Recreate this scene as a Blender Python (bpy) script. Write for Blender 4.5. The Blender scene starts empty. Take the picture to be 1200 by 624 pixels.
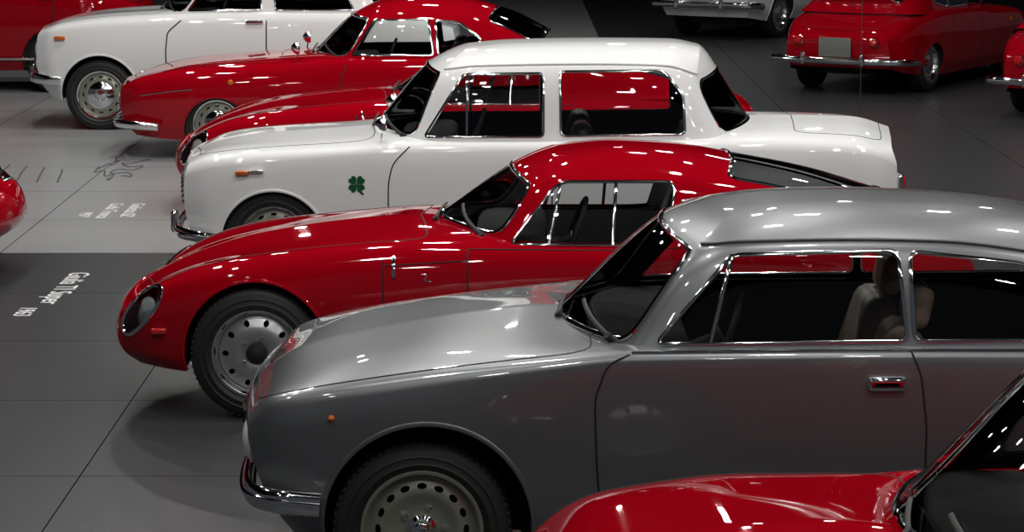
import bpy, bmesh, math, copy
import numpy as np
from mathutils import Vector, Matrix, Euler
from mathutils.geometry import delaunay_2d_cdt

F = 3050.0
TH = math.atan(499.0 / F)
CT, ST = math.cos(TH), math.sin(TH)
H = 2.615

# ------------------------------------------------------------------ survey maths
def Q(px, py, Y):
    e = (312 - py) / F
    t = Y / (CT + e * ST)
    return t * (px - 600) / F, H + t * (-ST + e * CT)

def proj(P):
    X, Y, Z = P[..., 0], P[..., 1], P[..., 2] - H
    d = Y * CT - Z * ST
    up = Y * ST + Z * CT
    return np.stack([600 + F * X / d, 312 - F * up / d], -1)

def pchip(xk, yk, x):
    xk = np.asarray(xk, float); yk = np.asarray(yk, float)
    if yk.ndim == 1:
        yk = yk[:, None]; sq = True
    else:
        sq = False
    h = np.diff(xk); d = np.diff(yk, axis=0) / h[:, None]
    m = np.zeros_like(yk)
    m[0] = d[0]; m[-1] = d[-1]
    for i in range(1, len(xk) - 1):
        w1 = 2 * h[i] + h[i - 1]; w2 = h[i] + 2 * h[i - 1]
        ok = d[i - 1] * d[i] > 0
        den = np.where(ok, w1 / np.where(ok, d[i - 1], 1) + w2 / np.where(ok, d[i], 1), 1)
        m[i] = np.where(ok, (w1 + w2) / den, 0)
    x = np.clip(np.asarray(x, float), xk[0], xk[-1])
    k = np.clip(np.searchsorted(xk, x, side='right') - 1, 0, len(h) - 1)
    t = ((x - xk[k]) / h[k])[:, None]; hh = h[k][:, None]
    t2 = t * t; t3 = t2 * t
    r = (2*t3-3*t2+1)*yk[k] + (t3-2*t2+t)*hh*m[k] + (-2*t3+3*t2)*yk[k+1] + (t3-t2)*hh*m[k+1]
    return r[:, 0] if sq else r

def resample(pts, step, closed):
    pts = np.asarray(pts, float)
    if closed: pts = np.vstack([pts, pts[:1]])
    out = []
    for a, b in zip(pts[:-1], pts[1:]):
        L = np.linalg.norm(b - a)
        n = max(1, int(math.ceil(L / step)))
        for k in range(n): out.append(a + (b - a) * k / n)
    if not closed: out.append(pts[-1])
    return np.array(out)

def rounded(pts, r, closed=True, n=5):
    pts = [np.array(p, float) for p in pts]; N = len(pts); out = []
    for i, p in enumerate(pts):
        if not closed and i in (0, N - 1):
            out.append(p); continue
        a = pts[i - 1] - p; b = pts[(i + 1) % N] - p
        la, lb = np.linalg.norm(a), np.linalg.norm(b)
        p1 = p + a / la * min(r, la * .45); p2 = p + b / lb * min(r, lb * .45)
        for t in np.linspace(0, 1, n):
            out.append((1-t)**2 * p1 + 2*t*(1-t) * p + t*t * p2)
    return np.array(out)

def inpoly(P, poly):
    x, y = P[:, 0], P[:, 1]
    c = np.zeros(len(P), bool); n = len(poly); j = n - 1
    for i in range(n):
        xi, yi = poly[i]; xj, yj = poly[j]
        if yi != yj:
            m = ((yi > y) != (yj > y)) & (x < (xj - xi) * (y - yi) / (yj - yi) + xi)
            c ^= m
        j = i
    return c

# ------------------------------------------------------------------ surfaces
class Surf:
    def __init__(s, T, U, V, Yc, Xc, kn):
        s.U, s.V, s.kn, s.Yc = U, V, kn, Yc
        s.NU, s.NV = T.shape[:2]
        W = T.copy(); W[..., 1] = -T[..., 1]
        s.W = W
        n = np.cross(np.gradient(W, axis=0), np.gradient(W, axis=1))
        c = W.reshape(-1, 3).mean(0); c[1] = 0; c[2] *= .8
        if (n * (W - c)).sum() < 0: n = -n
        l = np.linalg.norm(n, axis=-1)
        bad = l < 1e-8
        n /= np.maximum(l, 1e-12)[..., None]
        for j in range(1, s.NV):
            b = bad[:, j]; n[b, j] = n[b, j - 1]
        n[:, -1] = n[:, -3]; n[:, -1, 1] *= 0.0
        s.N = n / np.maximum(np.linalg.norm(n, axis=-1), 1e-9)[..., None]
        wp = W.copy(); wp[..., 1] += Yc; wp[..., 0] += Xc
        s.pix = proj(wp)
    def ev(s, uv):
        uv = np.atleast_2d(np.asarray(uv, float))
        a = np.clip(uv[:, 0] / s.U, 0, 1) * (s.NU - 1); b = np.clip(uv[:, 1] / s.V, 0, 1) * (s.NV - 1)
        i = np.minimum(a.astype(int), s.NU - 2); j = np.minimum(b.astype(int), s.NV - 2)
        fa = (a - i)[:, None]; fb = (b - j)[:, None]
        def bl(A): return A[i, j]*(1-fa)*(1-fb)+A[i+1, j]*fa*(1-fb)+A[i, j+1]*(1-fa)*fb+A[i+1, j+1]*fa*fb
        n = bl(s.N); n /= np.maximum(np.linalg.norm(n, axis=1), 1e-9)[:, None]
        return bl(s.W), n
    def inv(s, A, pts, ur=(0, 1), vr=(0, 1)):
        i0 = int(ur[0]*(s.NU-1)); i1 = int(ur[1]*(s.NU-1)) + 1
        j0 = int(vr[0]*(s.NV-1)); j1 = int(vr[1]*(s.NV-1)) + 1
        B = A[i0:i1, j0:j1]; out = []
        for p in pts:
            d = ((B - p) ** 2).sum(-1)
            k = int(d.argmin()); i, j = k // B.shape[1] + i0, k % B.shape[1] + j0
            ii = min(max(i, 1), s.NU - 2); jj = min(max(j, 1), s.NV - 2)
            J = np.stack([(A[ii+1, jj]-A[ii-1, jj])/2, (A[ii, jj+1]-A[ii, jj-1])/2], 1)
            try:
                dd = np.clip(np.linalg.solve(J, p - A[i, j]), -1, 1)
            except Exception:
                dd = (0, 0)
            out.append(((i + dd[0])/(s.NU-1)*s.U, (j + dd[1])/(s.NV-1)*s.V))
        return np.array(out)
    def pin(s, pts, ur=(0, 1), vr=(0, 1)):
        return s.inv(s.pix, np.asarray(pts, float), ur, vr)

def smooth_u(T, n, reflect):
    for _ in range(n):
        N = T.copy()
        N[1:-1] = .25*T[:-2] + .5*T[1:-1] + .25*T[2:]
        if reflect:
            for e, o in ((0, 1), (-1, -2)):
                g = T[o].copy(); g[:, 1] *= -1
                N[e] = .25*g + .5*T[e] + .25*T[o]
        T = N
    return T

def smooth_v(T, n):
    for _ in range(n):
        N = T.copy()
        N[:, 1:-1] = .25*T[:, :-2] + .5*T[:, 1:-1] + .25*T[:, 2:]
        g = T[:, -2].copy(); g[:, 1] *= -1
        N[:, -1] = .25*g + .5*T[:, -1] + .25*T[:, -2]
        T = N
    return T

def loft_body(lines, Yc, Xc, nsm=26, vsm=3, warp=None):
    NU, NV = 420, 120
    u = np.linspace(0, 1, NU); L = []
    for ln in lines:
        P = np.array([(*Q(px, py, Yc - y), y) for px, py, y in ln])
        X = P[0, 0] + (P[-1, 0] - P[0, 0]) * u
        Z = pchip(P[:, 0], P[:, 1], X)
        if warp: Z = Z + pchip(warp[0], warp[1], X)*np.clip((Z-.4)/.35, 0, 1)
        L.append(np.stack([X - Xc, pchip(P[:, 0], P[:, 2], X), Z], -1))
    L = np.array(L)
    m = L[:, NU//4:3*NU//4]
    kn = np.concatenate([[0], np.cumsum(np.linalg.norm(np.diff(m, axis=0), axis=-1).mean(1))])
    V = np.linspace(0, kn[-1], NV)
    T = pchip(kn, L.reshape(len(L), -1), V).reshape(NV, NU, 3).transpose(1, 0, 2)
    T = smooth_u(T, nsm, False); T = smooth_v(T, vsm)
    U = np.linalg.norm(np.diff(T[:, NV//3], axis=0), axis=-1).sum()
    return Surf(T, U, kn[-1], Yc, Xc, kn)

def loft_cabin(rings, Yc, Xc, nsm=12):
    NU, NV = 400, 110
    p = np.linspace(0, 1, NU); n = 8.0
    a = np.where(p < .25, -1, np.where(p > .75, 1, -1 + 4*(p-.25))); b = np.where(p < .25, 4*p, np.where(p > .75, 4*(1-p), 1))
    k = (np.abs(a)**n + np.abs(b)**n) ** (-1/n); a = a*k; b = b*k
    c = 2 ** (-1/n)
    an = np.clip(a/c, -1, 1)
    fw = np.clip((-an - .55)/.45, 0, 1)**2; rw = np.clip((an - .55)/.45, 0, 1)**2
    g = np.clip(1 - (b/c)**2, 0, 1)
    L = []
    for w, bf, br, cf, cr, pts in rings:
        P = np.array([Q(px, py, Yc - w) for px, py in pts])
        xf, xr = P[0, 0], P[-1, 0]
        X = (xf+xr)/2 + (xr-xf)/2 * an
        Z = pchip(P[:, 0], P[:, 1], X) + cf*g*fw + cr*g*rw
        X = X - bf*g*fw + br*g*rw
        L.append(np.stack([X - Xc, w*b, Z], -1))
    R0, R1, S = L
    L = [R0, R1]
    for f in (.95, .87, .72, .5, .25, 0.0):
        r = R1.copy()
        r[:, 1] = R1[:, 1]*f
        r[:, 0] = R1[:, 0] + (S[:, 0]-R1[:, 0])*(1-f**2.0)
        r[:, 2] = R1[:, 2] + (S[:, 2]-R1[:, 2])*(1-f**3.0)
        L.append(r)
    L = np.array(L)
    kn = np.concatenate([[0], np.cumsum(np.linalg.norm(np.diff(L, axis=0), axis=-1).mean(1))])
    V = np.linspace(0, kn[-1], NV)
    T = pchip(kn, L.reshape(len(L), -1), V).reshape(NV, NU, 3).transpose(1, 0, 2)
    T = smooth_u(T, nsm, True); T = smooth_v(T, 5)
    U = np.linalg.norm(np.diff(T[:, 5], axis=0), axis=-1).sum()
    return Surf(T, U, kn[-1], Yc, Xc, kn)

# ------------------------------------------------------------------ geometry accumulator
class Geo:
    def __init__(s, nrm=False):
        s.v = []; s.f = []; s.m = []; s.n = [] if nrm else None
    def add(s, v, f, mat=0, n=None, mirror=False):
        o = len(s.v); v = [tuple(map(float, x)) for x in v]
        s.v += v; mats = mat if isinstance(mat, (list, np.ndarray)) else [mat]*len(f)
        s.f += [tuple(int(i)+o for i in q) for q in f]; s.m += [int(x) for x in mats]
        if s.n is not None: s.n += [tuple(map(float, x)) for x in n]
        if mirror:
            o = len(s.v); s.v += [(x, -y, z) for x, y, z in v]
            s.f += [tuple(int(i)+o for i in reversed(q)) for q in f]; s.m += [int(x) for x in mats]
            if s.n is not None: s.n += [(float(x[0]), -float(x[1]), float(x[2])) for x in n]
    def obj(s, name, mats, parent=None, angle=40):
        me = bpy.data.meshes.new(name)
        me.from_pydata(s.v, [], s.f)
        for m in mats: me.materials.append(m)
        me.polygons.foreach_set('material_index', s.m)
        me.polygons.foreach_set('use_smooth', [True]*len(s.f))
        me.update()
        if s.n is not None: me.normals_split_custom_set_from_vertices(s.n)
        elif angle: me.set_sharp_from_angle(angle=math.radians(angle))
        o = bpy.data.objects.new(name, me); bpy.context.collection.objects.link(o)
        o.parent = parent
        return o

def orient(P, N, tri):
    g = np.cross(P[tri[:, 1]] - P[tri[:, 0]], P[tri[:, 2]] - P[tri[:, 0]])
    m = N[tri].mean(1)
    fl = (g * m).sum(1) < 0
    tri = tri.copy(); tri[fl] = tri[fl][:, ::-1]
    return tri

def patch(sf, du, dv, regions, geo, liner=None, inset=.014):
    U, V = sf.U, sf.V
    gu = np.linspace(0, U, int(U/du)+2); gv = np.linspace(0, V, int(V/dv)+2)
    polys = [(resample(p, du*.8, True), m) for p, m in regions]
    G = np.array([(x, y) for x in gu[1:-1] for y in gv[1:-1]])
    if polys:
        allp = np.vstack([p for p, m in polys])
        keep = np.ones(len(G), bool)
        for k in range(0, len(G), 500):
            d = ((G[k:k+500, None] - allp[None]) ** 2).sum(-1).min(1)
            keep[k:k+500] = d > (.42*du)**2
        G = G[keep]
    verts = []; edges = []
    bd = [(x, 0) for x in gu] + [(U, y) for y in gv[1:]] + [(x, V) for x in gu[-2::-1]] + [(0, y) for y in gv[-2:0:-1]]
    def addloop(P):
        o = len(verts); verts.extend([Vector((float(x), float(y))) for x, y in P])
        edges.extend([(o+i, o+(i+1) % len(P)) for i in range(len(P))])
    addloop(bd)
    for p, m in polys: addloop(p)
    verts.extend([Vector((float(x), float(y))) for x, y in G])
    r = delaunay_2d_cdt(verts, edges, [], 0, 1e-6)
    uv = np.array([(v.x, v.y) for v in r[0]]); tri = np.array([f for f in r[2] if len(f) == 3])
    c = uv[tri].mean(1)
    ok = (c[:, 0] > 0) & (c[:, 0] < U) & (c[:, 1] > 0) & (c[:, 1] < V)
    mat = np.zeros(len(tri), int)
    for p, m in polys:
        i = inpoly(c, p); mat[i] = -1 if m is None else m
    ok &= mat >= 0
    tri = tri[ok]; mat = mat[ok]
    P, N = sf.ev(uv)
    tri = orient(P, N, tri)
    used = np.unique(tri); mp = np.full(len(P), -1); mp[used] = np.arange(len(used))
    P, N, tri = P[used], N[used], mp[tri]
    geo.add(P, tri, list(mat), N, True)
    if liner is not None:
        t2 = tri[mat == 0][:, ::-1]
        geo.add(P - N*inset, t2, liner, -N, True)

def sweep(geo, pts, nrm, rw, rn, mat, closed=False, n=8, mirror=True):
    pts = np.asarray(pts, float); k = len(pts)
    if k < 2: return
    nrm = np.asarray(nrm, float)
    if nrm.ndim == 1: nrm = np.tile(nrm, (k, 1))
    t = (np.roll(pts, -1, 0) - np.roll(pts, 1, 0)) if closed else np.gradient(pts, axis=0)
    t /= np.maximum(np.linalg.norm(t, axis=1), 1e-9)[:, None]
    b = np.cross(t, nrm); b /= np.maximum(np.linalg.norm(b, axis=1), 1e-9)[:, None]
    nn = np.cross(b, t)
    V = []
    an = [2*math.pi*i/n for i in range(n)]
    for i in range(k):
        for a in an: V.append(pts[i] + b[i]*rw*math.cos(a) + nn[i]*rn*math.sin(a))
    Fc = []
    for i in range(k if closed else k-1):
        j = (i+1) % k
        for q in range(n):
            Fc.append((i*n+q, i*n+(q+1) % n, j*n+(q+1) % n, j*n+q))
    if not closed:
        Fc.append(tuple(range(n))[::-1]); Fc.append(tuple((k-1)*n+q for q in range(n)))
    geo.add(V, Fc, mat, None, mirror)

def lathe(geo, o, ax, prof, n, mat, mirror=False):
    ax = Vector(ax).normalized(); o = Vector(o)
    e1 = ax.orthogonal().normalized(); e2 = ax.cross(e1)
    V = []; Fc = []
    for r, h in prof:
        for i in range(n):
            a = 2*math.pi*i/n
            V.append(o + ax*h + (e1*math.cos(a) + e2*math.sin(a))*r)
    for k in range(len(prof)-1):
        for i in range(n):
            j = (i+1) % n
            Fc.append((k*n+i, k*n+j, (k+1)*n+j, (k+1)*n+i))
    geo.add(V, Fc, mat, None, mirror)

def rbox(geo, c, d, bev, mat, rot=(0, 0, 0), mirror=False, taper=None):
    bm = bmesh.new(); bmesh.ops.create_cube(bm, size=1)
    for v in bm.verts:
        v.co = Vector((v.co.x*d[0], v.co.y*d[1], v.co.z*d[2]))
        if taper and v.co.z > 0: v.co.x *= taper; v.co.y *= taper
    if bev: bmesh.ops.bevel(bm, geom=list(bm.edges), offset=bev, segments=3, profile=.5, affect='EDGES')
    M = Matrix.Translation(c) @ Euler(rot).to_matrix().to_4x4()
    bm.transform(M); bm.verts.index_update()
    geo.add([v.co[:] for v in bm.verts], [[v.index for v in f.verts] for f in bm.faces], mat, None, mirror)
    bm.free()

# ------------------------------------------------------------------ materials
def newmat(name):
    m = bpy.data.materials.new(name); m.use_nodes = True
    return m, m.node_tree, m.node_tree.nodes['Principled BSDF']

def simple(name, col, rough=.5, metal=0, coat=0, noise=0, spec=.5, scale=30):
    m, nt, b = newmat(name)
    b.inputs['Base Color'].default_value = (*col, 1)
    b.inputs['Roughness'].default_value = rough
    b.inputs['Metallic'].default_value = metal
    b.inputs['Coat Weight'].default_value = coat
    b.inputs['Coat Roughness'].default_value = .025
    b.inputs['Specular IOR Level'].default_value = spec
    if noise:
        tc = nt.nodes.new('ShaderNodeTexCoord'); n = nt.nodes.new('ShaderNodeTexNoise')
        n.inputs['Scale'].default_value = scale
        mx = nt.nodes.new('ShaderNodeMix'); mx.data_type = 'RGBA'
        mx.inputs[6].default_value = (*[c*(1-noise) for c in col], 1)
        mx.inputs[7].default_value = (*[min(1, c*(1+noise)) for c in col], 1)
        nt.links.new(tc.outputs['Object'], n.inputs['Vector'])
        nt.links.new(n.outputs['Fac'], mx.inputs[0]); nt.links.new(mx.outputs[2], b.inputs['Base Color'])
    return m

RED = simple('red_paint', (.31, .0008, .007), .6, 0, 1, .05, 0, 900)
WHITE = simple('white_paint', (.78, .79, .79), .5, 0, 1, .01, .2, 300)
GREY = simple('grey_metallic_paint', (.175, .186, .198), .35, .62, 1, .10, .5, 1500)
CHROME = simple('chrome', (.85, .86, .88), .07, 1)
RUB = simple('black_rubber', (.012, .012, .012), .6, 0, 0, .2)
SEAM = simple('panel_gap_black', (.004, .004, .004), .8)
AMBER = simple('amber_lens', (.5, .11, .01), .15, 0, 1)
REDL = simple('red_lens', (.5, .01, .01), .12, 0, 1)
LAMP = simple('lamp_lens', (.8, .82, .84), .25, 0, 1)
PLATE = simple('number_plate', (.16, .165, .15), .4, 0, 0, .1)
GREEN = simple('clover_green', (.0, .08, .028), .35, 0, .5)
LINER = simple('dark_headliner', (.035, .033, .032), .85, 0, 0, .1)
TAN = simple('tan_leather', (.42, .31, .23), .5, 0, .1, .15, .5, 40)
BLK = simple('black_leather', (.02, .02, .022), .45, 0, .1, .2, .5, 40)
STEEL = simple('steel_wheel_grey', (.28, .29, .24), .4, .5, .3, .05)
ALLOY = simple('cast_alloy', (.62, .62, .63), .32, .9, 0, .1)
DARK = simple('underside_black', (.008, .008, .009), .8)
SHELF = simple('reflection_pale_lining', (.66, .66, .67), .9, 0, 0, .1, .2, 200)  # lining colour lightened to stand in for reflections on the coupe's glass
CABLE = simple('cable_steel', (.05, .05, .055), .6, .3)

def glassmat(name, tint, spec=1.5):
    m = bpy.data.materials.new(name); m.use_nodes = True; nt = m.node_tree
    nt.nodes.clear()
    out = nt.nodes.new('ShaderNodeOutputMaterial'); mx = nt.nodes.new('ShaderNodeMixShader')
    tr = nt.nodes.new('ShaderNodeBsdfTransparent'); gl = nt.nodes.new('ShaderNodeBsdfGlossy')
    fr = nt.nodes.new('ShaderNodeFresnel'); fr.inputs['IOR'].default_value = spec
    tr.inputs['Color'].default_value = (*tint, 1); gl.inputs['Roughness'].default_value = .01
    nt.links.new(fr.outputs[0], mx.inputs[0]); nt.links.new(tr.outputs[0], mx.inputs[1])
    nt.links.new(gl.outputs[0], mx.inputs[2]); nt.links.new(mx.outputs[0], out.inputs[0])
    return m
GLASS = glassmat('window_glass', (.84, .87, .87), 1.6)
TRIM = [CHROME, RUB, AMBER, REDL, LAMP, PLATE, GREEN, SEAM, ALLOY]

# ------------------------------------------------------------------ wheel
def wheel_mesh(style, R, W=.155):
    g = Geo(); k = R/.305; ax = (0, -1, 0)
    hw = W/2
    prof = [(.205, -hw+.01), (.25, -hw-.004), (.285, -hw), (.300, -hw+.012)]
    for c in (-.042, -.014, .014, .042):
        prof += [(.305, c-.005), (.297, c-.004), (.297, c+.004), (.305, c+.005)]
    prof += [(.300, hw-.012), (.294, hw-.004), (.285, hw), (.276, hw+.005), (.262, hw+.006), (.258, hw+.009), (.254, hw+.006), (.236, hw+.007), (.232, hw+.010), (.228, hw+.006), (.212, hw-.004), (.205, hw-.012)]
    lathe(g, (0, 0, 0), ax, [(r*k, h) for r, h in prof], 56, 0)
    for i in range(64):
        a = 2*math.pi*i/64
        M = Matrix.Rotation(a, 4, 'Y')
        for sgn in (1, -1):
            p = M @ Vector((.297*k, -sgn*(hw-.013), 0))
            rbox(g, p, (.012*k, .016, .017*k), .002, 0, (0, a, 0))
    lathe(g, (0, 0, 0), ax, [(r*k, h) for r, h in [(.205, hw-.012), (.210, hw-.004), (.207, hw+.001), (.198, hw), (.192, hw-.008), (.186, hw-.035), (.180, hw-.045)]], 56, 1 if style == 'steel' else 2)
    def hd(r):
        if style == 'alloy': return hw-.05 + .030*np.cos(np.clip((r-.09)/.09, -1, 1)*math.pi*.5)
        return hw-.045 + .022*np.exp(-((r-.13)/.035)**2)
    holes = []
    nh = {'steel': 16, 'alloy': 10, 'cap': 12}[style]; rr = {'steel': .150, 'alloy': .145, 'cap': .155}[style]
    for i in range(nh):
        a = 2*math.pi*i/nh; L = []
        sx, sy = {'steel': (.010, .017), 'alloy': (.016, .013), 'cap': (.008, .02)}[style]
        for q in range(12):
            t = 2*math.pi*q/12; x = rr + sx*math.cos(t); y = sy*math.sin(t)
            L.append((x*math.cos(a)-y*math.sin(a), x*math.sin(a)+y*math.cos(a)))
        holes.append(L)
    vs = []; es = []
    def loop(L):
        o = len(vs); vs.extend([Vector(p) for p in L]); es.extend([(o+i, o+(i+1) % len(L)) for i in range(len(L))])
    def circ(r, n): return [(r*math.cos(2*math.pi*i/n), r*math.sin(2*math.pi*i/n)) for i in range(n)]
    loop(circ(.182, 56)); loop(circ(.045, 24))
    for L in holes: loop(L)
    for r in (.06, .075, .09, .105, .12, .128, .172):
        vs.extend([Vector(p) for p in circ(r, 48)])
    rs = delaunay_2d_cdt(vs, es, [], 0, 1e-6)
    P = np.array([(v.x, v.y) for v in rs[0]]); T = np.array([f for f in rs[2] if len(f) == 3]); c = P[T].mean(1)
    rc = np.linalg.norm(c, axis=1); ok = (rc > .045) & (rc < .182)
    for L in holes: ok &= ~inpoly(c, L)
    T = T[ok]; rad = np.linalg.norm(P, axis=1)
    V3 = np.stack([P[:, 0]*k, -hd(rad), P[:, 1]*k], 1)
    g.add(V3, T, 1)
    lathe(g, (0, 0, 0), ax, [(.20*k, hw-.075), (.10*k, hw-.07), (.001, hw-.07)], 32, 3)
    h0 = float(hd(np.array([.05]))[0])
    if style == 'cap':
        lathe(g, (0, 0, 0), ax, [(.125*k, h0+.002), (.122*k, h0+.014), (.10*k, h0+.026), (.05*k, h0+.036), (.045*k, h0+.030), (.001, h0+.034)], 40, 2)
    else:
        lathe(g, (0, 0, 0), ax, [(.05*k, h0-.002), (.048*k, h0+.012), (.034*k, h0+.02), (.03*k, h0+.035), (.022*k, h0+.042), (.001, h0+.043)], 28, 2 if style == 'steel' else 3)
        for i in range(5):
            a = 2*math.pi*i/5
            lathe(g, (.072*k*math.cos(a), -h0-.001, .072*k*math.sin(a)), ax, [(.011, -.002), (.010, .012), (.001, .014)], 8, 2)
    me = g.obj('wheel_tmp', [RUB, STEEL if style != 'alloy' else ALLOY, CHROME, DARK])
    d = me.data; bpy.data.objects.remove(me)
    return d

# ------------------------------------------------------------------ car builder
def build_car(sp):
    Wd, Y0 = sp['W'], sp['Y0']; Yc = Y0 + Wd; Xc = sp['Xc']
    emp = bpy.data.objects.new(sp['name'], None); bpy.context.collection.objects.link(emp)
    emp.location = sp.get('place', (Xc, Yc, 0)); emp.empty_display_size = .3
    B = loft_body(sp['lines'], Yc, Xc, vsm=sp.get('vsm', 3), warp=sp.get('warp')); G = loft_cabin(sp['rings'], Yc, Xc)
    k4 = B.kn[4]/B.V; tr = Geo()
    regs = []
    R = sp['r']; az, ar = sp['arch']
    XZ = B.W[..., [0, 2]]
    archlines = []
    for ax in (sp['ax'], sp['ax'] + sp['wb']):
        th = np.linspace(-.25*math.pi, 1.25*math.pi, 60)
        pts = np.stack([ax + sp.get('adx', 0) - Xc + ar*np.cos(th), az + ar*np.sin(th)], 1)
        uv = B.inv(XZ, pts, (0, 1), (0, k4))
        b0 = B.W[:, 0, 2]
        good = []
        for q in range(len(pts)):
            i = int(np.clip(uv[q, 0]/B.U*(B.NU-1), 0, B.NU-1))
            if pts[q, 1] < b0[i] + .002: uv[q, 1] = -.06
            else: good.append(q)
        regs.append((uv, None))
        archlines.append(uv[good])
    base = G.W[:, 0]
    xc = (base[:, 0].min() + base[:, 0].max())/2; hl = (base[:, 0].max() - base[:, 0].min())/2
    foot = np.stack([xc + (base[:, 0]-xc)*(1-.05/hl), -np.maximum(-base[:, 1]-.045, 0)], 1)[::6]
    uvf = B.inv(B.W[..., :2], foot, (0, 1), (k4*.97, 1))
    uvf = np.vstack([[uvf[0, 0], B.V+.08], uvf[2:-2], [uvf[-1, 0], B.V+.08]])
    regs.append((uvf, None))
    lampuv = []
    for lp in sp.get('lamp_windows', []):
        q = B.pin(resample(rounded(lp, 8), 3, True), (0, .2), (0, 1)); lampuv.append(q)
        regs.append((q, 1))
    bg = Geo(True)
    patch(B, .028, .030, regs, bg, liner=2)
    bg.obj('body', [sp['paint'], GLASS, DARK], emp)
    for q in lampuv:
        P, N = B.ev(q); sweep(tr, P + N*.002, N, .010, .007, 0, True)
        c = P.mean(0); nm = N.mean(0); nm = Vector(nm).normalized()
        o = Vector(c) - nm*.045
        axl = (Vector((-1, -.9, .1)) + nm*1.6).normalized()
        lathe(tr, o, axl, [(.05, -.03), (.07, -.01), (.078, .008), (.082, .016), (.074, .02)], 28, 0, True)
        lathe(tr, o, axl, [(.074, .016), (.05, .028), (.001, .034)], 28, 4, True)
        inn = P - N*.045; V = list(P - N*.004) + list(inn) + [inn.mean(0)]; n = len(P)
        tr.add(V, [(i, (i+1) % n, n+(i+1) % n, n+i) for i in range(n)] + [(n+i, n+(i+1) % n, 2*n) for i in range(n)], 9, None, True)
    for uv in archlines:
        P, N = B.ev(uv)
        sweep(tr, P + N*.002, N, .009, .007, 9)
        wl = Geo()
        inn = P.copy(); inn[:, 1] = -.38
        n = len(P)
        V = list(P - N*.01) + list(inn); Fc = [(i, i+1, n+i+1, n+i) for i in range(n-1)]
        wl.add(V, Fc, 0, None, True)
        cc = inn.mean(0); V = list(inn) + [cc]
        wl.add(V, [(i, i+1, n) for i in range(n-1)], 0, None, True)
        wl.obj('wheel_well', [DARK], emp)
    caps = Geo()
    capf = []
    for e, sg, bul in ((0, -1, sp.get('nb', .06)), (B.NU-1, 1, sp.get('tb', .05))):
        E = B.W[e]; nw = 24; V = []
        Wm = max(-E[:, 1].min(), .1)
        for j in range(0, B.NV, 3):
            for q in range(nw+1):
                s = 1 - 2*q/nw
                V.append((E[j, 0] + sg*bul*(-E[j, 1]/Wm)*(1-s*s), E[j, 1]*s, E[j, 2]))
        nr = len(range(0, B.NV, 3))
        Fc = [(j*(nw+1)+q, j*(nw+1)+q+1, (j+1)*(nw+1)+q+1, (j+1)*(nw+1)+q) for j in range(nr-1) for q in range(nw)]
        caps.add(V, Fc, 0)
        capf.append((E, sg, bul, Wm))
    caps.obj('nose_and_tail_panel', [sp['paint']], emp, 0)
    def cap_pt(k, y, z, off=.006):
        E, sg, bul, Wm = capf[k]
        j = int(np.abs(E[:, 2] - z).argmin()); ye = max(-E[j, 1], .02)
        s = min(abs(y)/ye, 1)
        return (E[j, 0] + sg*(bul*ye/Wm*(1-s*s) + off), -y, E[j, 2] if s < 1 else z)
    V1 = G.kn[1]; r1 = V1/G.V
    gr = []
    wtop = V1 - sp.get('wst', .03); wb0 = sp.get('wsb', .05)
    ws = rounded([(-.05, wb0), (.232*G.U, wb0), (.238*G.U, wtop), (-.05, wtop)], .09, True)
    gr.append((ws, 1))
    def trimline(uv, rw=.010, rn=.007, mat=0, closed=False):
        P, N = G.ev(uv); sweep(tr, P + N*.002, N, rw, rn, mat, closed)
    def openline(poly, axis, lim, less):
        poly = resample(poly, .02, True)
        ok = poly[:, axis] < lim if less else poly[:, axis] > lim
        i = int(np.argmin(ok)); q = np.roll(poly, -i, 0); okq = np.roll(ok, -i)
        return q[okq]
    trimline(openline(ws, 0, 0, False), sp.get('wsw', .011))
    if sp['rear'][0] == 'notch':
        v0, v1 = sp['rear'][1:]
        rw_ = rounded([(G.U+.05, v0), (.768*G.U, v0), (.764*G.U, V1-v1), (G.U+.05, V1-v1)], .09, True)
        gr.append((rw_, 1)); trimline(openline(rw_, 0, G.U, True))
    else:
        pa, pb = sp['rear'][1:]
        ua = G.pin([pa], (.3, .9), (r1, 1))[0, 0]; ub = G.pin([pb], (.3, .78), (r1, 1))[0, 0]
        rw_ = rounded([(ua, G.V+.05), (ua+.01, V1+.03), (ub, V1+.03), (ub, G.V+.05)], .07, True)
        gr.append((rw_, 1)); trimline(openline(rw_, 1, G.V, True))
    if 'gutter' in sp:
        ga, gb, gm = sp['gutter']
        us = np.linspace(ga*G.U, gb*G.U, 60)
        P, N = G.ev(np.stack([us, np.full(60, V1+.012)], 1)); sweep(tr, P + N*.003, N, .006, .008, gm)
    for w in sp['windows']:
        px = resample(rounded(w[0], w[1]), sp.get('ps', 5), True)
        uv = G.pin(px, (.2, .8), (0, min(1, r1*1.05)))
        gr.append((uv, 1)); trimline(uv, sp.get('tw', .008), .006, 0, True)
    for d in sp.get('dividers', []):
        uv = G.pin(resample(d, sp.get('ps', 5), False), (.2, .8), (0, r1*1.05))
        trimline(uv, .008, .006)
    cg = Geo(True)
    patch(G, .03, .03, gr, cg, liner=2)
    cg.obj('cabin_roof_and_windows', [sp['paint'], GLASS, SHELF if sp.get('shelf') else LINER], emp)
    for a, b in (((.20, .03), (.09, .10)), ((.06, .03), (-.03, .10))):
        uv = np.array([(a[0]*G.U + (b[0]-a[0])*G.U*t, a[1]+(b[1]-a[1])*t) for t in np.linspace(0, 1, 9)])
        uv = uv[uv[:, 0] >= 0]
        P, N = G.ev(uv); sweep(tr, P + N*.022, N, .009, .006, 1, mirror=False)
        sweep(tr, np.array([P[0]-N[0]*.01, P[0]+N[0]*.03]), (1, 0, 0), .014, .014, 1, mirror=False)
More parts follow.
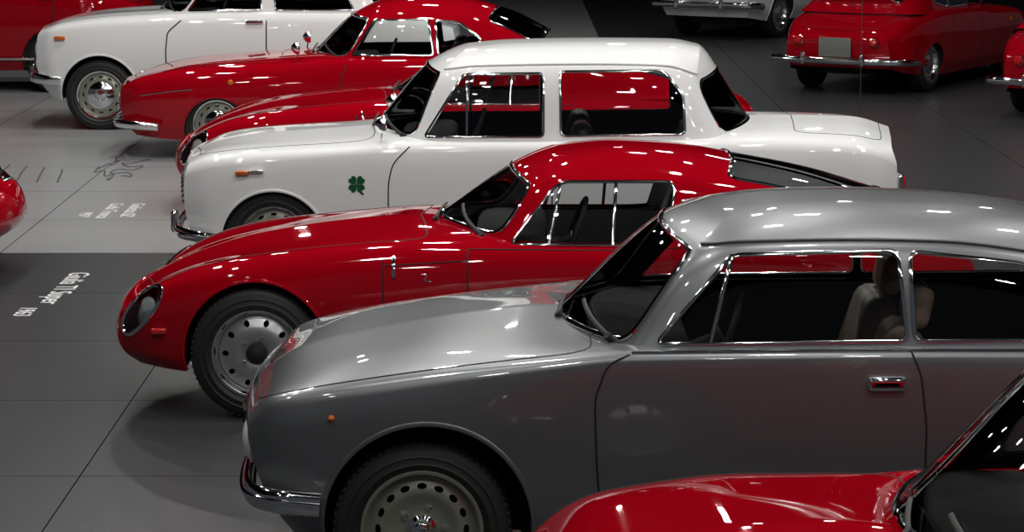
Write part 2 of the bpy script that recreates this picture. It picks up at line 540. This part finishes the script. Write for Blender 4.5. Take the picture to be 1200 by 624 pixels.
    for kind, pl, rw, mat in sp.get('strips', []):
        px = resample(rounded(pl, sp.get('sr', 12), False), sp.get('ps', 5), False)
        uv = B.pin(px, (0, 1), (0, {'s': k4, 't': 1}[kind]))
        P, N = B.ev(uv)
        if mat == 7: sweep(tr, P + N*.0005, N, rw, .0018, 7)
        else: sweep(tr, P + N*.002, N, rw, rw*.6, mat)
    h0, h1, hv = sp['hood']
    kv = B.kn[4] + (B.kn[5]-B.kn[4])*hv
    uA = (h0)*B.U; uB = (h1)*B.U
    hp = rounded([(uA, B.V), (uA, kv), (uB, kv), (uB+.01, B.V)], .12, False)
    P, N = B.ev(resample(hp, .02, False)); sweep(tr, P + N*.0005, N, .0030, .0015, 7)
    t0, t1 = sp.get('lid', (.86, .985))
    hp = rounded([(t0*B.U, B.V), (t0*B.U, kv), (t1*B.U, kv), (t1*B.U, B.V)], .1, False)
    P, N = B.ev(resample(hp, .02, False)); sweep(tr, P + N*.0005, N, .0025, .0015, 7)
    for (px, py, w, h, mat) in sp.get('buttons', []):
        P, N = B.ev(B.pin([(px, py)], (0, 1), (0, k4)))
        rbox(tr, P[0] + N[0]*.008, (w, .03, h), min(w, h)*.3, mat, mirror=True)
    for (px, py, r, mat) in sp.get('rounds', []):
        P, N = B.ev(B.pin([(px, py)], (0, 1), (0, k4)))
        lathe(tr, P[0], N[0], [(r*1.2, 0), (r*1.2, .005), (r, .008), (r*.7, .016), (.001, .02)], 16, mat, True)
    for (px, py, sc) in sp.get('clovers', []):
        for q in range(4):
            a = math.pi/2*q + math.pi/4
            L = [(0.5, 0)]
            for t in np.linspace(-2.6, 2.6, 24):
                L.append((7.0 + 4.4*math.cos(t) - 2.0*math.exp(-(t/.30)**2), 5.0*math.sin(t)))
            L = np.array(L)*sc
            c, s_ = math.cos(a), math.sin(a)
            L = np.stack([px + L[:, 0]*c - L[:, 1]*s_, py + L[:, 0]*s_ + L[:, 1]*c], 1)
            P, N = B.ev(B.pin(L, (0, 1), (0, k4)))
            tr.add(P + N*.003, [tuple([0, i, i+1]) for i in range(1, len(L)-1)], 6, None, True)
        st = resample([(px, py), (px+3*sc, py+8*sc), (px+8*sc, py+12*sc)], 2, False)
        P, N = B.ev(B.pin(st, (0, 1), (0, k4))); sweep(tr, P + N*.003, N, .006*sc, .001, 6)
    def bump(xe, sg, z, hgt, wr=.22, guard=True, bl=1.0):
        x = lambda d: xe - Xc + sg*d
        L = [(x(-wr), Wd+.012), (x(-wr*.5), Wd+.014), (x(-.01), Wd-.03), (x(.045*bl), Wd-.10), (x(.085*bl), Wd-.25), (x(.11*bl), .3), (x(.12*bl), 0)]
        L = np.array(L); s = np.linspace(0, 1, len(L)); ss = np.linspace(0, 1, 40)
        xy = pchip(s, L, ss)
        pts = np.stack([xy[:, 0], -xy[:, 1], np.full(40, z)], 1)
        pts[:, 2] -= .02*np.clip(1-ss*3, 0, 1)
        t = np.gradient(pts, axis=0); nr = np.cross(t, (0, 0, 1)); nr *= (-1 if nr[20] @ np.array([sg, 0, 0]) < 0 else 1)
        sweep(tr, pts, nr, hgt/2, .022, 0, n=14)
        sweep(tr, pts + np.array([0, 0, .004]), nr, hgt*.18, .030, 0, n=10)
        if guard:
            rbox(tr, (x(.12*bl+.01), -.33, z+.02), (.05, .055, hgt*1.9), .02, 0, mirror=True)
    for b in sp.get('bumpers', []): bump(*b)
    for (x, y, z, r) in sp.get('headlamps', []):
        lathe(tr, (x-Xc, -y, z), (-1, -.12, 0), [(r*.9, -.06), (r*1.12, .0), (r*1.14, .012), (r*1.02, .02), (r, .018)], 32, 0, True)
        lathe(tr, (x-Xc, -y, z), (-1, -.12, 0), [(r, .016), (r*.8, .032), (r*.45, .042), (.001, .046)], 32, 4, True)
    zg = sp.get('grille', None)
    if zg:
        z0, z1, yg = zg
        for z in np.linspace(z0, z1, 6):
            P = [cap_pt(0, y, z, .012) for y in np.linspace(.0, yg, 14)]
            sweep(tr, P, (-1, 0, 0), .006, .006, 0)
        V = []; ny = 10
        for z in (z0-.01, z1+.01):
            V += [cap_pt(0, y, z, .006) for y in np.linspace(-yg, yg, ny)]
        tr.add(V, [(i, i+1, ny+i+1, ny+i) for i in range(ny-1)], 7)
        zt = z1 + .01; zb = sp['shield']
        sh = [cap_pt(0, .13, zt, .02), cap_pt(0, .10, (zt+zb)/2, .02), cap_pt(0, .04, zb+.03, .02), cap_pt(0, 0, zb, .02)]
        sweep(tr, resample(sh, .02, False), (-1, 0, 0), .010, .008, 0)
        sweep(tr, [cap_pt(0, y, zt, .02) for y in np.linspace(-.13, .13, 8)], (-1, 0, 0), .010, .008, 0, mirror=False)
    zt = sp.get('tailz', .6)
    if sp.get('round_tail'):
        p = cap_pt(1, .42, zt, .0)
        lathe(tr, p, (1, -.2, 0), [(.055, -.05), (.058, .01), (.05, .02)], 24, 0, True)
        lathe(tr, p, (1, -.2, 0), [(.05, .018), (.035, .04), (.001, .048)], 24, 3, True)
    else:
        p = cap_pt(1, .5, zt, .0)
        rbox(tr, (p[0]+.006, p[1], p[2]), (.05, .22, .10), .02, 0, mirror=True)
        rbox(tr, (p[0]+.02, p[1], p[2]), (.05, .19, .075), .02, 3, mirror=True)
    p = cap_pt(1, 0, zt-.06, .0)
    rbox(tr, (p[0]+.015, 0, p[2]), (.015, .36, .20), .005, 5)
    if 'mirror' in sp:
        px, py = sp['mirror']
        P, N = B.ev(B.pin([(px, py)], (0, .6), (k4*.85, 1))); P = P[0]
        sweep(tr, np.array([P, P + np.array([.01, -.02, .07])]), (1, 0, 0), .007, .007, 0)
        lathe(tr, P + np.array([.0, -.025, .10]), (1, 0, 0), [(.052, .03), (.055, .02), (.045, -.01), (.02, -.035), (.001, -.04)], 24, 0, True)
    tr.obj('trim_and_lamps', TRIM + [sp['paint']], emp)
    # --- interior
    it = Geo()
    iF = int(.25*(G.NU-1)); iR = int(.75*(G.NU-1))
    xcf = base[iF, 0]; xcr = base[iR, 0]; wz = G.W[int(.5*(G.NU-1)), 0, 2]; bw = -base[:, 1].min()-.05
    zt = wz - .02
    x0, x1 = xcf-.05, xcr-.1
    V = [(x0, -bw, zt), (x1, -bw, zt), (x1, bw, zt), (x0, bw, zt), (x0, -bw, .25), (x1, -bw, .25), (x1, bw, .25), (x0, bw, .25)]
    it.add(V, [(0, 1, 5, 4), (1, 2, 6, 5), (2, 3, 7, 6), (3, 0, 4, 7), (4, 5, 6, 7)], 3 if sp.get('shelf') else 0)
    rbox(it, (xcf+.06, 0, zt-.06), (.34, 2*bw-.06, .18), .05, 0)
    sm = 1
    sx = xcf + sp.get('seat', .80)
    for s in (1, -1):
        y = .34*s
        rbox(it, (sx-.24, y, .42), (.52, .48, .18), .06, sm, (0, -.12, 0))
        rbox(it, (sx+.08, y, .68), (.15, .46, .56), .06, sm, (0, .28, 0), taper=.85)
        if sp.get('headrest'): rbox(it, (sx+.19, y, 1.02), (.08, .26, .15), .035, sm, (0, .2, 0))
    if sp.get('shelf'):
        xs = sx + .30
        rbox(it, ((xs+x1)/2, 0, zt-.07), (x1-xs, 2*bw-.02, .10), .02, 3)
    else:
        rx = min(sx+.85, x1-.12)
        rbox(it, (rx-.2, 0, .42), (.5, 1.1, .18), .06, sm)
        rbox(it, (rx+.05, 0, .66), (.14, 1.1, .46), .05, sm, (0, .3, 0))
    c = Vector((xcf+.34, -.34, zt+.01)); e1 = Vector((0, 1, 0)); e2 = Vector((.35, 0, .94)).normalized()
    ring = [c + (e1*math.cos(t)+e2*math.sin(t))*.19 for t in np.linspace(0, 2*math.pi, 33)[:-1]]
    sweep(it, [tuple(q) for q in ring], tuple(e1.cross(e2)), .012, .012, 0, True, mirror=False)
    for t in (0, math.pi, 1.5*math.pi):
        sweep(it, [tuple(c), tuple(c + (e1*math.cos(t)+e2*math.sin(t))*.19)], tuple(e1.cross(e2)), .012, .005, 2, mirror=False)
    sweep(it, [tuple(c), tuple(c+Vector((-.25, 0, -.1)))], (0, 0, 1), .025, .025, 0, mirror=False)
    it.obj('interior_with_seats', [LINER, sp.get('leather', BLK), CHROME, SHELF], emp)
    ub = Geo()
    xa, xb = B.W[0, 0, 0]+.15, B.W[-1, 0, 0]-.15
    rbox(ub, ((xa+xb)/2, 0, .25), (xb-xa, .72, .10), .03, 0)
    for ax in (sp['ax'], sp['ax']+sp['wb']):
        lathe(ub, (ax-Xc, -.62, R), (0, 1, 0), [(.001, 0), (.03, 0), (.03, 1.24), (.001, 1.24)], 12, 0)
    ub.obj('underbody', [DARK], emp)
    wm = wheel_mesh(sp['wheel'], R)
    for i, ax in enumerate((sp['ax'], sp['ax']+sp['wb'])):
        for s in (1, -1):
            w = bpy.data.objects.new('wheel_%d' % (2*i+(1 if s > 0 else 2)), wm)
            bpy.context.collection.objects.link(w); w.parent = emp
            w.location = (ax-Xc, -s*(Wd-sp.get('wi', .13)), R)
            w.rotation_euler = (0, .2*i, 0 if s > 0 else math.pi)
    return emp

def copy_car(src, name, loc, rz, paint=None, old=None, scale=(1, 1, 1)):
    e = bpy.data.objects.new(name, None); bpy.context.collection.objects.link(e)
    e.location = loc; e.rotation_euler = (0, 0, rz); e.scale = scale
    for c in list(src.children):
        o = c.copy()
        if paint and any(m == old for m in c.data.materials):
            o.data = c.data.copy()
            for i, m in enumerate(o.data.materials):
                if m == old: o.data.materials[i] = paint
        bpy.context.collection.objects.link(o); o.parent = e
    return e

# ------------------------------------------------------------------ grey coupe
gtv = dict(name='coupe_car', W=.79, Y0=8.50, Xc=1.1, paint=GREY, r=.305, wb=2.35, ax=-.305, adx=.02, arch=(.33, .358), wheel='steel', vsm=1, wsb=.035,
 lines=[
  [(345,625,.60),(400,660,.68),(1300,665,.70),(1550,630,.66),(1625,600,.58)],
  [(318,590,.64),(360,596,.74),(500,596,.775),(1250,596,.775),(1550,580,.75),(1645,565,.64)],
  [(296,535,.68),(320,522,.74),(380,512,.775),(500,505,.79),(1200,500,.79),(1500,495,.77),(1660,490,.66)],
  [(290,498,.66),(303,480,.71),(345,473,.745),(430,461,.77),(540,445,.775),(640,432,.78),(740,421,.782),(1200,416,.77),(1450,424,.74),(1640,455,.64)],
  [(296,480,.62),(310,467,.68),(345,461,.72),(430,449,.745),(540,434,.75),(640,422,.75),(740,411,.74),(1200,407,.72),(1450,410,.68),(1620,440,.58)],
  [(297,462,.36),(312,451,.38),(345,436,.40),(430,414,.42),(540,398,.42),(640,391,.42),(740,392,.42),(1200,390,.42),(1450,394,.40),(1602,424,.34)],
  [(296,447,0),(312,430,0),(345,409,0),(430,387,0),(540,367,0),(640,357,0),(740,358,0),(1200,358,0),(1450,364,0),(1590,396,0)]],
 rings=[(.715,.26,.2,.005,.02,[(737,418),(1200,415),(1385,417)]),
  (.575,.07,.10,.03,.03,[(820,292),(865,287),(1000,284),(1100,286),(1200,297),(1290,318)]),
  (.0,0,0,0,0,[(862,236),(920,230),(1000,228),(1100,231),(1200,241),(1250,254)])],
 windows=[([(768,404),(858,299),(1052,294),(1064,401)],12),([(1072,401),(1066,295),(1200,309),(1262,328),(1300,398)],12)],
 dividers=[[(858,299),(832,403)]], tw=.008, gutter=(.25,.74,9),
 rear=('notch',.07,.03), hood=(.006,.30,.12), lid=(.90,.985),
 strips=[('s',[(738,416),(712,428),(697,468),(699,540),(706,640)],.0035,7),('s',[(1068,412),(1080,440),(1086,500),(1084,560),(1075,640)],.0035,7),
         ('s',[(740,414),(1000,411),(1350,412)],.004,0)],
 buttons=[(1039,450,.13,.05,0),(1039,450,.10,.028,7)], rounds=[(388,491,.010,2)],
 bumpers=[(-.865,-1,.43,.085,.22,False,.55),(3.12,1,.45,.085,.24,True)], headlamps=[(-.885,.53,.58,.078),(-.89,.35,.57,.06)],
 grille=(.48,.60,.40), shield=.38, tailz=.6, leather=TAN, headrest=True, seat=.83, nb=.05)

tz = dict(name='coupe_car', W=.755, Y0=11.60, Xc=.2, paint=RED, r=.302, wb=2.2, ax=-1.165, arch=(.305, .337), wheel='alloy',
 lines=[
  [(165,425,.50),(200,433,.62),(225,436,.68),(400,440,.70),(840,440,.70),(1060,420,.62),(1120,400,.55)],
  [(146,412,.50),(175,415,.62),(225,415,.70),(400,412,.73),(840,410,.735),(1060,395,.68),(1135,380,.58)],
  [(138,392,.48),(160,385,.60),(225,375,.71),(300,370,.75),(450,370,.74),(700,370,.745),(860,365,.755),(1050,350,.70),(1145,335,.56)],
  [(146,362,.46),(170,345,.57),(225,330,.67),(300,322,.71),(400,318,.71),(560,312,.715),(700,310,.72),(850,300,.735),(1000,298,.70),(1135,300,.54)],
  [(158,350,.42),(185,332,.50),(230,314,.58),(300,301,.62),(400,292,.63),(490,288,.64),(590,291,.665),(700,292,.67),(850,282,.66),(1000,275,.62),(1120,285,.48)],
  [(162,345,.25),(185,330,.30),(235,308,.33),(300,292,.35),(400,276,.35),(490,268,.36),(590,266,.36),(850,262,.36),(1000,265,.34),(1105,282,.28)],
  [(156,340,0),(180,320,0),(240,292,0),(300,274,0),(400,258,0),(490,251,0),(590,253,0),(850,252,0),(1000,256,0),(1090,274,0)]],
 rings=[(.665,.36,.10,.03,.0,[(585,294),(700,295),(850,286),(1000,279),(1070,280)]),
  (.50,.08,.06,.04,.0,[(628,214),(660,208),(785,208),(850,213),(950,232),(1050,262)]),
  (.0,0,0,0,0,[(655,173),(720,167),(800,171),(850,180),(950,199),(1040,226)])],
 windows=[([(598,287),(650,219),(663,213),(786,213),(792,222),(776,288)],7)],
 dividers=[[(657,217),(643,287)],[(722,214),(718,287)]], tw=.007,
 rear=('fast',(856,190),(1040,232)), hood=(.02,.36,.25), lid=(.93,.985),
 strips=[('s',[(449,306),(449,400)],.004,7),('s',[(548,292),(548,400)],.004,7),('s',[(449,312),(548,306)],.003,7),('s',[(461,301),(461,326)],.010,0),('s',[(550,292),(700,294),(830,290)],.003,7),
   ('s',[(493,322),(502,322),(495,330),(505,330)],.003,0)],
 lamp_windows=[[(143,385),(146,370),(158,352),(172,338),(186,334),(190,340),(186,356),(174,374),(160,388),(150,394)]],
 buttons=[(187,388,.07,.028,3)], ps=4,
 leather=BLK, seat=.75, tailz=.55, wi=.115, shelf=True, round_tail=True)

giulia = dict(name='sedan_car', W=.78, Y0=15.07, Xc=.2, paint=WHITE, r=.295, wb=2.51, ax=-1.40, arch=(.28, .315), wheel='cap', vsm=2,
 lines=[
  [(232,285,.60),(260,298,.68),(300,304,.70),(900,304,.70),(1000,285,.68),(1035,270,.60)],
  [(220,262,.66),(250,268,.73),(300,272,.765),(900,272,.765),(1020,262,.74),(1047,255,.68)],
  [(216,228,.68),(240,225,.74),(300,222,.77),(480,215,.78),(900,212,.78),(1030,213,.75),(1051,220,.68)],
  [(217,203,.68),(240,195,.73),(300,188,.755),(480,175,.76),(810,172,.76),(950,173,.755),(1030,180,.73),(1051,192,.68)],
  [(221,192,.63),(240,185,.68),(300,179,.71),(400,173,.71),(480,167,.715),(650,166,.715),(810,164,.71),(900,162,.70),(1000,166,.69),(1046,177,.64)],
  [(226,183,.38),(245,175,.40),(300,167,.40),(400,160,.40),(480,154,.40),(650,152,.40),(810,150,.40),(900,147,.40),(1000,150,.40),(1044,162,.38)],
  [(223,177,0),(245,168,0),(300,157,0),(400,149,0),(480,144,0),(650,142,0),(810,139,0),(900,134,0),(1000,136,0),(1041,148,0)]],
 rings=[(.72,.29,.24,.03,.03,[(486,171),(650,170),(810,169),(848,168)]),
  (.60,.09,.14,.02,.04,[(520,84),(560,79),(700,77),(780,79),(817,90)]),
  (.0,0,0,0,0,[(552,52),(600,48),(700,46),(790,47),(818,52)])],
 windows=[([(497,161),(543,87),(637,86),(637,161)],6),([(657,160),(656,84),(778,83),(801,112),(803,158)],7)],
 dividers=[[(547,86),(547,161)]], ps=3.5, tw=.009, gutter=(.245,.755,9),
 rear=('notch',.06,.05), hood=(.012,.26,.35), lid=(.86,.985),
 strips=[('s',[(480,172),(460,192),(455,215),(455,290)],.004,7),('s',[(647,172),(647,290)],.004,7),('s',[(806,170),(800,200),(785,225)],.004,7)],
 buttons=[(300,201,.09,.014,0),(284,203,.08,.028,2)], clovers=[(418,216,1.0)], sr=10,
 bumpers=[(-1.90,-1,.33,.07,.24,True),(2.23,1,.38,.07,.24,True)], headlamps=[(-1.90,.55,.60,.08),(-1.93,.36,.60,.065)],
 grille=(.48,.62,.42), shield=.34, tailz=.62, leather=BLK, seat=.85, mirror=(447,166))

sprint = dict(name='coupe_car', W=.77, Y0=21.39, Xc=-1.2, paint=RED, r=.295, wb=2.38, ax=-2.44, arch=(.245, .28), wheel='cap',
 lines=[
  [(160,158,.58),(185,162,.68),(230,165,.70),(560,165,.70),(660,155,.66),(695,145,.56)],
  [(148,145,.58),(170,146,.68),(230,145,.75),(560,145,.75),(660,138,.70),(702,130,.58)],
  [(141,122,.56),(160,118,.68),(230,113,.76),(400,112,.77),(560,108,.77),(660,105,.70),(706,105,.56)],
  [(142,104,.54),(160,97,.64),(230,89,.72),(400,82,.73),(560,78,.74),(660,85,.66),(702,96,.52)],
  [(148,97,.48),(165,90,.58),(230,80,.64),(330,75,.66),(400,71,.68),(560,68,.68),(655,76,.60),(700,91,.46)],
  [(149,94,.28),(170,86,.32),(230,74,.36),(330,66,.38),(400,62,.38),(560,60,.38),(650,68,.34),(702,87,.26)],
  [(147,92,0),(172,83,0),(230,70,0),(330,61,0),(400,57,0),(560,55,0),(650,64,0),(703,84,0)]],
 rings=[(.69,.35,.10,.02,.0,[(405,75),(500,74),(575,72),(640,70)]),
  (.53,.16,.06,.02,.0,[(436,20),(470,16),(540,19),(585,33),(630,54)]),
  (.0,0,0,0,0,[(455,-2),(485,-5),(540,-3),(600,12),(645,34)])],
 windows=[([(412,65),(438,24),(502,23),(508,65)],4),([(514,65),(510,24),(538,26),(564,46),(556,56)],4)],
 dividers=[], ps=2.5, tw=.011, wsw=.014,
 rear=('fast',(575,16),(640,40)), hood=(.02,.33,.3), lid=(.90,.985), sr=5,
 strips=[('s',[(405,76),(398,100),(400,140)],.005,7),('s',[(512,76),(520,100),(520,140)],.005,7),('s',[(165,112),(200,107),(225,105)],.006,0)],
 rounds=[(270,97,.02,2)],
 bumpers=[(-3.22,-1,.30,.07,.30,False),(.74,1,.36,.07,.30,True)], headlamps=[(-3.20,.47,.55,.08)],
 grille=(.40,.48,.40), shield=.30, tailz=.56, leather=BLK, seat=.80, mirror=(347,70), round_tail=True)

berl = dict(name='sedan_car', W=.78, Y0=23.65, Xc=-2.4, paint=WHITE, r=.32, wb=2.38, ax=-3.756, arch=(.33, .36), wheel='cap',
 lines=[
  [(60,112,.62),(80,120,.70),(450,122,.70),(520,112,.60)],
  [(48,95,.64),(70,98,.74),(450,100,.765),(530,92,.64)],
  [(43,70,.66),(60,68,.74),(150,65,.78),(450,63,.78),(535,65,.66)],
  [(44,42,.64),(60,36,.72),(150,28,.75),(300,24,.75),(450,24,.74),(532,40,.62)],
  [(50,34,.56),(70,28,.64),(150,20,.68),(300,15,.69),(450,16,.68),(530,32,.54)],
  [(52,32,.34),(75,23,.38),(150,14,.40),(300,9,.40),(450,10,.40),(533,30,.32)],
  [(53,30,0),(80,20,0),(150,12,0),(300,7,0),(450,8,0),(534,28,0)]],
 rings=[(.70,.28,.18,.02,.02,[(212,21),(350,20),(440,20)]),
  (.59,.10,.10,.03,.03,[(240,-22),(300,-27),(380,-27),(425,-22)]),
  (0,0,0,0,0,[(262,-43),(300,-46),(380,-46),(408,-43)])],
 windows=[([(220,13),(243,-18),(306,-20),(306,12)],3),([(322,12),(322,-20),(400,-19),(415,12)],3)],
 ps=2.5, tw=.010, rear=('notch',.07,.05), hood=(.015,.3,.3), lid=(.88,.985), sr=5,
 strips=[('s',[(212,24),(196,38),(194,60),(196,110)],.006,7),('s',[(312,24),(312,110)],.006,7),('s',[(422,24),(418,70)],.006,7)],
 buttons=[(298,26,.16,.03,0),(412,26,.16,.03,0),(70,45,.10,.04,2)],
 bumpers=[(-4.31,-1,.47,.09,.2,True),(-.52,1,.47,.09,.2,True)], headlamps=[(-4.33,.55,.72,.085)],
 grille=(.52,.64,.4), shield=.45, tailz=.7, leather=BLK, seat=.8)

c_gtv = build_car(gtv)
fg = copy.copy(gtv); fg.update(paint=RED, place=(1.1+.80, 6.32, 0), leather=BLK, wheel='alloy', headrest=False, vsm=4,
    warp=([-1.0, -.78, -.685, -.544, -.307, .047, .28, 1.5, 3.2], [-.11, -.09, -.02, .012, .012, -.020, -.040, -.040, -.035]))
build_car(fg)
c_tz = build_car(tz)
c_giu = build_car(giulia)
c_spr = build_car(sprint)
c_ber = build_car(berl)
copy_car(c_tz, 'coupe_car', (-.28, 18.77, 0), 0, scale=(1.03, 1, 1.0))
rb = copy_car(c_ber, 'sedan_car', (-2.4-3.4, 28.0, 0), 0, RED, WHITE)
g_ = Geo(); rbox(g_, (0, -.772, .36), (1.6, .02, .03), .006, 0, mirror=True); g_.obj('side_strip', [CHROME], rb)
a = math.radians(59)+math.pi
def place_tail(src, name, tail, rz, halflen, **k):
    loc = (tail[0] - halflen*math.cos(rz), tail[1] - halflen*math.sin(rz), 0)
    return copy_car(src, name, loc, rz, **k)
place_tail(c_ber, 'sedan_car', (2.5, 34.6), a, 1.95)
place_tail(c_spr, 'coupe_car', (3.35, 27.0), a, 2.0)
place_tail(c_spr, 'coupe_car', (5.15, 24.4), a, 2.0)
copy_car(c_tz, 'coupe_car', (-3.1-2.0, 15.85, 0), math.pi-.1)

# ------------------------------------------------------------------ room
def floor_mat():
    m, nt, b = newmat('floor_tiles')
    tc = nt.nodes.new('ShaderNodeTexCoord'); sep = nt.nodes.new('ShaderNodeSeparateXYZ')
    nt.links.new(tc.outputs['Object'], sep.inputs[0])
    def M(op, a, b_=None, c=None):
        n = nt.nodes.new('ShaderNodeMath'); n.operation = op
        for i, v in enumerate((a, b_, c)):
            if v is None: continue
            if isinstance(v, (int, float)): n.inputs[i].default_value = v
            else: nt.links.new(v, n.inputs[i])
        return n.outputs[0]
    T = 1.485
    def joint(o, off):
        f = M('FRACT', M('DIVIDE', M('ADD', o, off), T))
        d = M('ABSOLUTE', M('SUBTRACT', f, .5))
        return M('GREATER_THAN', d, .5 - .0035/T)
    jx = joint(sep.outputs[0], 1.8 + T*20); jy = joint(sep.outputs[1], -16.5 + T*20)
    j = M('MAXIMUM', jx, jy)
    n = nt.nodes.new('ShaderNodeTexNoise'); n.inputs['Scale'].default_value = 1.3; n.inputs['Detail'].default_value = 6
    nt.links.new(tc.outputs['Object'], n.inputs['Vector'])
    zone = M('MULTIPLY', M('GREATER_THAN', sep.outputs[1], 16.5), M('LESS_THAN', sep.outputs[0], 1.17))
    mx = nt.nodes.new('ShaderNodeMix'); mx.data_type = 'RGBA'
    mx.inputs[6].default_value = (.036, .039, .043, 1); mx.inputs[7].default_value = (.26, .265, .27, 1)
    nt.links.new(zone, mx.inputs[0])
    m2 = nt.nodes.new('ShaderNodeMix'); m2.data_type = 'RGBA'; m2.blend_type = 'MULTIPLY'; m2.inputs[0].default_value = 1
    nt.links.new(mx.outputs[2], m2.inputs[6])
    cr = nt.nodes.new('ShaderNodeMapRange'); cr.inputs[3].default_value = .85; cr.inputs[4].default_value = 1.12
    nt.links.new(n.outputs['Fac'], cr.inputs[0]); nt.links.new(cr.outputs[0], m2.inputs[7])
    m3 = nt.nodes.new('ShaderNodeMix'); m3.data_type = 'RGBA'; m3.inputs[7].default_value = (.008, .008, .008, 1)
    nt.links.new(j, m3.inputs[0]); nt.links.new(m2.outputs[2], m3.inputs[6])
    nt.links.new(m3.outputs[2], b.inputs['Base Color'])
    rr = M('ADD', M('MULTIPLY', j, .5), .30); nt.links.new(rr, b.inputs['Roughness'])
    sp_ = M('SUBTRACT', .18, M('MULTIPLY', j, .15)); nt.links.new(sp_, b.inputs['Specular IOR Level'])
    return m
def slab(name, lo, hi, mat):
    g = Geo(); c = [(lo[i]+hi[i])/2 for i in range(3)]; d = [hi[i]-lo[i] for i in range(3)]
    rbox(g, c, d, 0, 0); return g.obj(name, [mat], None)
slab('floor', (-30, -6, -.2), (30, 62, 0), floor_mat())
WALL = simple('dark_wall_paint', (.03, .03, .033), .7, 0, 0, .1, .5, 2)
slab('wall_back', (-30, 62, -.2), (30, 62.3, 9), WALL)
slab('ceiling', (-30, -6, 9), (30, 62, 9.2), simple('dark_ceiling_paint', (.02, .02, .022), .9, 0, 0, .1))

FL = simple('floor_lettering_white', (.75, .75, .75), .6, 0, 0, .05)
FG = simple('floor_drawing_grey', (.07, .07, .072), .6, 0, 0, .05)
def text(body, x, y, size, mat=FL):
    c = bpy.data.curves.new('floor_lettering', 'FONT'); c.body = body; c.size = size; c.extrude = .0015
    o = bpy.data.objects.new('floor_lettering', c); bpy.context.collection.objects.link(o)
    o.location = (x, y, .002); o.rotation_euler = (0, 0, -math.pi/2); c.materials.append(mat)
text('Giulia TI Super', -2.70, 15.72, .18); text('1963', -2.78, 14.52, .14)
text('Giulietta SZ', -2.76, 18.8, .14); text('Coda Tronca', -2.92, 18.8, .14); text('1957', -3.06, 18.35, .12)
sg = Geo()
def stroke(pts, w, geo):
    P = np.array([(x, y, .003) for x, y in pts]); sweep(geo, P, (0, 0, 1), w, .002, 0, mirror=False)
for i in range(4):
    x0 = -4.1 + .16*i
    stroke([(x0, 21.1-.1*i), (x0+.03, 20.6), (x0+.10, 20.0)], .008, sg)
t = np.linspace(0, 1, 60)
stroke(list(zip(-3.35+.25*np.sin(t*9)*.3+.15*t, 21.6-1.5*t+.12*np.sin(t*40))), .008, sg)
stroke(list(zip(-3.1+.1*np.cos(t*14), 21.4-1.1*t+.08*np.sin(t*33))), .008, sg)
sg.obj('floor_drawing', [FG])

for x, y in ((4.65, 31.2), (4.95, 31.2), (3.3, 24.6), (5.5, 24.0)):
    cb = Geo()
    lathe(cb, (x, y, .0), (0, 0, 1), [(.004, 0), (.004, 8.96)], 6, 0)
    cb.obj('steel_cable', [CABLE])

# ------------------------------------------------------------------ lights
HOUS = simple('spotlight_housing', (.02, .02, .02), .5)
def lamp(x, y, z, p, size, col=(1, .97, .93)):
    l = bpy.data.lights.new('gallery_light', 'AREA'); l.shape = 'DISK'; l.size = size; l.energy = p; l.color = col
    o = bpy.data.objects.new('gallery_light', l); bpy.context.collection.objects.link(o)
    o.location = (x, y, z)
    return o
hm = Geo()
lathe(hm, (0, 0, 0), (0, 0, 1), [(.001, .0), (.15, 0), (.15, .25), (.05, .32), (.02, .33), (.02, 2.4)], 16, 0)
hob = hm.obj('track_spotlight', [HOUS]); hmesh = hob.data; bpy.data.objects.remove(hob)
for iy, y in enumerate((1.5, 5, 8.5, 12, 15.5, 19, 22.5, 27, 33)):
    for x in (-4.2, -1.4, 1.4, 4.2, 7.0):
        xx = x + (.7 if iy % 2 else 0)
        if x > 3 and y > 17 and iy % 2: continue
        pw = {1.5: 42, 5: 48, 8.5: 56}.get(y, 60 if y < 24 else 36)
        if x < -2 and y < 10: pw *= .5
        lamp(xx, y, 6.5, pw*(1.3 if x < 0 and y > 14 else 1), .28)
        o = bpy.data.objects.new('track_spotlight', hmesh); bpy.context.collection.objects.link(o)
        o.location = (xx, y, 6.52)
w = bpy.data.worlds.new('gallery_ambient'); bpy.context.scene.world = w; w.use_nodes = True
w.node_tree.nodes['Background'].inputs[0].default_value = (.75, .85, 1, 1); w.node_tree.nodes['Background'].inputs[1].default_value = .05

# ------------------------------------------------------------------ camera
cam = bpy.data.cameras.new('camera'); co = bpy.data.objects.new('camera', cam); bpy.context.collection.objects.link(co)
co.location = (0, 0, H); co.rotation_euler = (math.pi/2 - TH, 0, 0)
cam.sensor_width = 36; cam.lens = 36*F/1200; cam.clip_end = 200
bpy.context.scene.camera = co
bpy.context.scene.view_settings.view_transform = 'Standard'
